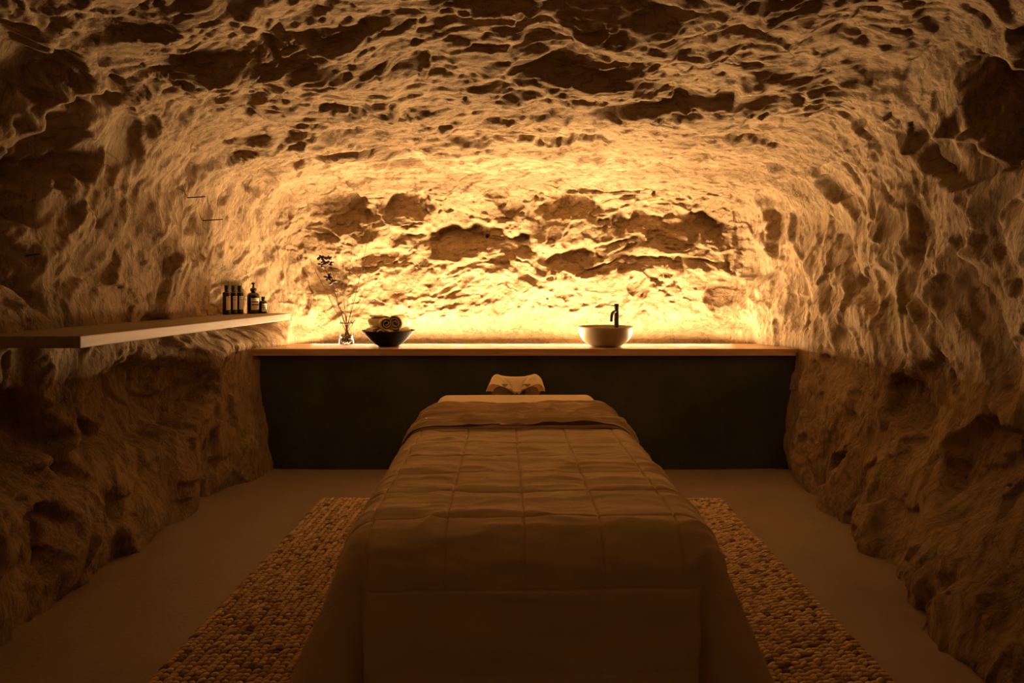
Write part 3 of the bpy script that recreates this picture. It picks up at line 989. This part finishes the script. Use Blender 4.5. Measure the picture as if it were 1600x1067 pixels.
# horseshoe face rest at the head end, padded
pts, rad = [], []
for k in range(25):
    t = math.radians(-60 + 300 * k / 24)
    pts.append((0.105 * math.cos(t), 3.685 + 0.11 * math.sin(t), ZT + 0.015)); rad.append(0.042)
obj('face_rest', tube(pts, rad, 14), M_pad, table)
for sx in (-1, 1):
    obj('face_rest_bar', tube([(sx * 0.07, 3.45, ZT - 0.06), (sx * 0.07, 3.62, ZT - 0.045), (sx * 0.08, 3.72, ZT - 0.035)], 0.009, 10), M_black, table)

# ---- cloth over the table: maps a flat sheet (a across, b along from the head) onto the table
def drape(a, b, hw, L, y_head, zt, rad, flare, corner):
    """a: across, b: distance from the head edge; L: length of the flat top; beyond it hangs"""
    sgn = np.sign(a)
    ea = np.maximum(np.abs(a) - (hw - rad), 0)
    eb = np.maximum(b - (L - rad), 0)
    p = 3.2
    e = (ea ** p + eb ** p) ** (1 / p) + 1e-9
    # direction round the corner
    ux = ea / np.sqrt(ea ** 2 + eb ** 2 + 1e-12)
    uy = eb / np.sqrt(ea ** 2 + eb ** 2 + 1e-12)
    arc = rad * PI / 2
    t = np.minimum(e, arc) / rad
    h = rad * np.sin(t)
    drop = rad * (1 - np.cos(t)) + np.maximum(e - arc, 0)
    on_c = np.clip(np.minimum(ux, uy) * 1.42, 0, 1)              # 1 on the diagonal of the corner
    phi = np.degrees(np.arctan2(uy, ux))
    pleat = np.exp(-((phi - 68) / 9) ** 2) - 0.6 * np.exp(-((phi - 88) / 10) ** 2) * 0
    out = h + np.maximum(drop - rad * 0.6, 0) * (flare + corner * on_c ** 2 - 0.26 * pleat)
    X = sgn * (np.minimum(np.abs(a), hw - rad) + out * ux)
    Y = y_head - (np.minimum(b, L - rad) + out * uy)
    Z = zt - drop * np.sqrt(np.maximum(1 - flare ** 2, 0.1))
    return X, Y, Z

# fitted sheet, seen as a plain band at the head end
na, nb = 240, 120
aa = np.linspace(-0.75, 0.75, na); bb = np.linspace(-0.30, 0.62, nb)
A, B = np.meshgrid(aa, bb, indexing='ij'); A, B = A.ravel(), B.ravel()
rad = 0.055
ea = np.maximum(np.abs(A) - (0.425 - rad), 0); eb = np.maximum(0.055 - B, 0)
e = (ea ** 3 + eb ** 3) ** (1 / 3) + 1e-9
nn = np.sqrt(ea ** 2 + eb ** 2) + 1e-9
t = np.minimum(e, rad * PI / 2) / rad
hh = rad * np.sin(t); dr = rad * (1 - np.cos(t)) + np.maximum(e - rad * PI / 2, 0)
X = np.sign(A) * (np.minimum(np.abs(A), 0.425 - rad) + (hh + dr * 0.12) * ea / nn)
Y = 3.53 - (np.maximum(B, 0.055) - (hh + dr * 0.05) * eb / nn)
Z = ZT + 0.014 - dr
P = np.stack([X, Y, Z], 1)
P[:, 2] += 0.002 * fbm(P * np.array([3, 14, 5]), 3)
P[:, 0] += np.sign(X) * 0.006 * fbm(P * np.array([5, 8, 3]), 3) * smooth(0.0, 0.1, dr)
sheet = np_mesh('bed_sheet', P, grid_quads(na, nb), M_sheet)
tag(sheet, 'smooth tan cotton sheet stretched over the head end of the massage table', 'sheet')

# quilt
GR = 0.192
def quilt_pts(A, B, lift=0.0, fold=False):
    L = 3.10 - 1.535
    X, Y, Z = drape(A, B, 0.475, L, 3.10, ZT + 0.018 + lift, 0.100, 0.085, 0.50)
    hang = smooth(0.0, 0.25, ZT + 0.03 - Z)
    R_ = np.stack([A, B, Z * 0.3], 1)
    # quilted squares: stitched lines pulled down between puffed panels
    ga = np.abs(((A + 0.02 + 1000 * GR) / GR) % 1 - 0.5) * 2          # 1 at the stitch line
    gb = np.abs(((B + 0.06 + 1000 * GR) / GR) % 1 - 0.5) * 2
    sa = np.exp(-((1 - ga) * GR / 2 / 0.0026) ** 2)
    sb = np.exp(-((1 - gb) * GR / 2 / 0.0030) ** 2)
    puff = (1 - ga ** 4) * (1 - gb ** 4)
    wr = fbm(R_ * np.array([3.0, 17, 3], np.float32) + 0.4 * fbm(R_ * 4, 2)[:, None], 4, gain=0.6, off=2.0)
    wr2 = ridged(R_ * np.array([2.2, 11, 2], np.float32) + 0.3 * fbm(R_ * 5, 2)[:, None], 3, off=41.0)
    big = fbm(R_ * np.array([2.2, 3.0, 2]), 3, off=9.0)
    dz = (0.0045 * puff - 0.0055 * sb - 0.0055 * sa) * (1 - 0.9 * hang) + (0.009 * wr + 0.011 * (wr2 - 0.35)) * (1 - 0.75 * hang) + 0.006 * big
    if fold:
        bands = ridged(R_ * np.array([1.1, 19, 1]) + 0.5 * fbm(R_ * 3, 2)[:, None], 3, off=12.0)
        dz = 0.036 * (bands - 0.4) + 0.011 * smooth(0.25, 0.47, B) + 0.006 * wr + 0.004 * big
        dz *= (1 - 0.5 * hang)
    # hanging part: soft vertical pleats
    pl = fbm(np.stack([A * 5, B * 5, Z * 0.8], 1), 3, off=55.0)
    nx = np.sign(A) * smooth(0.36, 0.47, np.abs(A))
    ny = -smooth(L - 0.07, L + 0.03, B)
    nz = np.clip(1 - hang * 1.6, 0, 1)
    nn_ = np.sqrt(nx ** 2 + ny ** 2 + nz ** 2) + 1e-6
    dd = dz + 0.012 * pl * hang
    P = np.stack([X + dd * nx / nn_, Y + dd * ny / nn_, Z + dd * nz / nn_], 1)
    return P
SP = 0.0068
def with_seams(a, off):
    k = np.arange(-8, 14) * GR - off
    extra = np.concatenate([k + d for d in (-0.0055, -0.0032, -0.0013, 0, 0.0013, 0.0032, 0.0055)])
    extra = extra[(extra > a[0]) & (extra < a[-1])]
    near = np.abs((a + off + GR * 100.5) % GR - GR / 2) < 0.0068
    return np.sort(np.concatenate([a[~near], extra]))
aa = with_seams(np.arange(-1.11, 1.11 + SP, SP), 0.02); bb = with_seams(np.arange(0.02, 2.30 + SP, SP), 0.06)
A, B = np.meshgrid(aa, bb, indexing='ij')
# far corner squares of a real blanket are there too, only their lower tips touch the floor
P = quilt_pts(A.ravel(), B.ravel())
P[:, 2] = np.maximum(P[:, 2], 0.030)
quilt = empty('quilt', (0, 0, 0))
tag(quilt, 'brown stitched-square quilt draped over the massage table to the floor', 'quilt')
qb = np_mesh('quilt_body', P, grid_quads(len(aa), len(bb), True), M_quilt, quilt)
# the top edge is turned down over the quilt
aa = np.arange(-1.0, 1.0 + SP, SP)
bb = np.linspace(-0.03, 0.47, 116)
A, B = np.meshgrid(aa, bb, indexing='ij')
A, B = A.ravel(), B.ravel()
edge = 0.006 * fbm(np.stack([A * 6, A * 0, A * 0], 1), 3) + 0.010 * np.cos(A * 2.2)
B2 = B + edge * smooth(0.2, 0.47, B)
P = quilt_pts(A, B2, 0.014, True)
P[:, 2] = np.maximum(P[:, 2], 0.035)
Pt = P.reshape(len(aa), len(bb), 3)
# close the lower hem: roll it under
rows = [Pt]
last = Pt[:, -1, :]
nxt = last.copy()
roll = []
for k in range(1, 7):
    t = k / 6 * PI
    r_ = 0.0095
    q2 = last.copy()
    nx = np.sign(aa) * smooth(0.36, 0.47, np.abs(aa))
    nz = 1 - smooth(0.42, 0.55, np.abs(aa))
    nl = np.sqrt(nx ** 2 + nz ** 2) + 1e-6
    off = -r_ * (1 - math.cos(t))
    q2[:, 0] += off * nx / nl
    q2[:, 2] += off * nz / nl
    q2[:, 1] -= r_ * math.sin(t)
    roll.append(q2)
for k in range(1, 5):
    q3 = roll[5].copy(); q3[:, 1] += 0.012 * k
    roll.append(q3)
G = np.concatenate([Pt] + [r_[:, None, :] for r_ in roll], 1)
tf = np_mesh('turned_down_edge', G.reshape(-1, 3), grid_quads(len(aa), G.shape[1], True), M_quilt, quilt)
tf['label'] = 'crumpled band of quilt folded back near the head end'
# dark strip that paints the shadow line beneath the fold
aa2 = np.arange(-0.98, 0.98, 0.01); bb2 = np.linspace(0.38, 0.486, 10)
A, B = np.meshgrid(aa2, bb2, indexing='ij'); A, B = A.ravel(), B.ravel()
edge = 0.006 * fbm(np.stack([A * 6, A * 0, A * 0], 1), 3) + 0.010 * np.cos(A * 2.2)
P = quilt_pts(A, B + edge + 0.006 * fbm(np.stack([A * 9, A * 0 + 3, A * 0], 1), 2), 0.008, True)
P[:, 2] = np.maximum(P[:, 2], 0.033)
ln = np_mesh('fold_shadow_strip', P, grid_quads(len(aa2), len(bb2), True), M_under, quilt)
ln['label'] = 'dark strip standing in for the shadow below the fold'

# ------------------------------------------------------------------ draped cover on the face rest
def cover():
    nx_, ny_ = 140, 60
    u = np.linspace(-1, 1, nx_)
    rimc = tab(np.abs(u), [(0, 0.006), (0.10, 0.008), (0.35, 0.030), (0.60, 0.046), (0.80, 0.050), (0.93, 0.036), (1.0, 0.0)])
    topc = tab(np.abs(u), [(0, 0.066), (0.35, 0.069), (0.55, 0.076), (0.70, 0.083), (0.82, 0.074), (0.94, 0.050), (1.0, 0.0)])
    rimc = np.convolve(np.pad(rimc, 3, 'edge'), np.ones(7) / 7, 'valid')
    topc = np.convolve(np.pad(topc, 3, 'edge'), np.ones(7) / 7, 'valid')
    rows = []
    for k in range(ny_):
        f = k / (ny_ - 1)
        x = u * 0.160
        if f < 0.15:                                   # hem tucked under the cushion
            t = f / 0.15
            y = 3.560 + 0.055 * (1 - t) ** 0.8 + 0 * u
            z = rimc * t ** 0.7
        elif f < 0.85:
            t = (f - 0.15) / 0.70
            y = 3.560 + 0.17 * t + 0 * u
            z = rimc + (topc - rimc) * smooth(0, 0.9, t) + 0.006 * math.sin(PI * t) * np.sin(np.abs(u) * 9)
            # folds running to the hollow in the middle
            for s_ in (-1, 1):
                dd = u * s_ - (0.06 + 0.50 * t)
                z = z - 0.013 * np.exp(-(dd / 0.045) ** 2) * (1 - t) + 0.007 * np.exp(-((dd - 0.12) / 0.06) ** 2) * (1 - t)
        else:
            t = (f - 0.85) / 0.15
            y = 3.730 + 0.05 * math.sin(t * PI / 2) + 0 * u
            z = topc * math.cos(t * PI / 2)
        x = x * (1 + 0.03 * math.sin(f * 5)) + 0.004 * np.sin(f * 7 + u * 3)
        z = z + 0.0025 * fbm(np.stack([u * 4, f * 5 + 0 * u, 0 * u], 1), 3)
        rows.append(np.stack([x, y, ZT + 0.012 + z], 1))
    P = np.stack(rows, 1).reshape(-1, 3)
    return P, grid_quads(nx_, ny_, True)
V, Q = cover()
cover_o = o = np_mesh('face_rest_cover', V, Q, M_sheet)
md = o.modifiers.new('thickness', 'SOLIDIFY'); md.thickness = 0.003; md.offset = 1
tag(o, 'tan cloth draped in two peaks over the face rest beyond the sheet', 'cloth cover')

# the table stands very slightly askew
for o in (table, sheet, quilt, cover_o):
    o.rotation_euler = (0, 0, 0.028)
    o.location = (2.5 * math.sin(0.028), 2.5 * (1 - math.cos(0.028)), 0)

# ------------------------------------------------------------------ thin metal pins driven into the left wall
dg = bpy.context.evaluated_depsgraph_get()
from mathutils.bvhtree import BVHTree
me = wall_left.data
nv = len(me.vertices); co = np.empty(nv * 3, np.float32); me.vertices.foreach_get('co', co); co = co.reshape(-1, 3)
def wall_x(y, z):
    k = np.argmin((co[:, 1] - y) ** 2 + (co[:, 2] - z) ** 2 + 0.0 * co[:, 0])
    return float(co[k, 0])
for y_, z_, L_, tilt, lb_ in ((4.15, 1.935, 0.115, 0.03, 'thin black pin sticking out high on the left wall'),
                              (4.42, 1.815, 0.135, 0.04, 'lower and longer black pin sticking out of the left wall above the bottles'),
                              (3.12, 1.505, 0.07, 0.10, 'short black pin in the shaded left wall above the shelf')):
    x_ = wall_x(y_, z_)
    o = obj('wall_pin', tube([(-0.04, 0, -0.002), (L_, 0, tilt * L_ + 0.004)], 0.0038, 10), M_black)
    o.location = (x_, y_, z_)
    tag(o, lb_, 'metal pin', 'metal pins in the left wall')
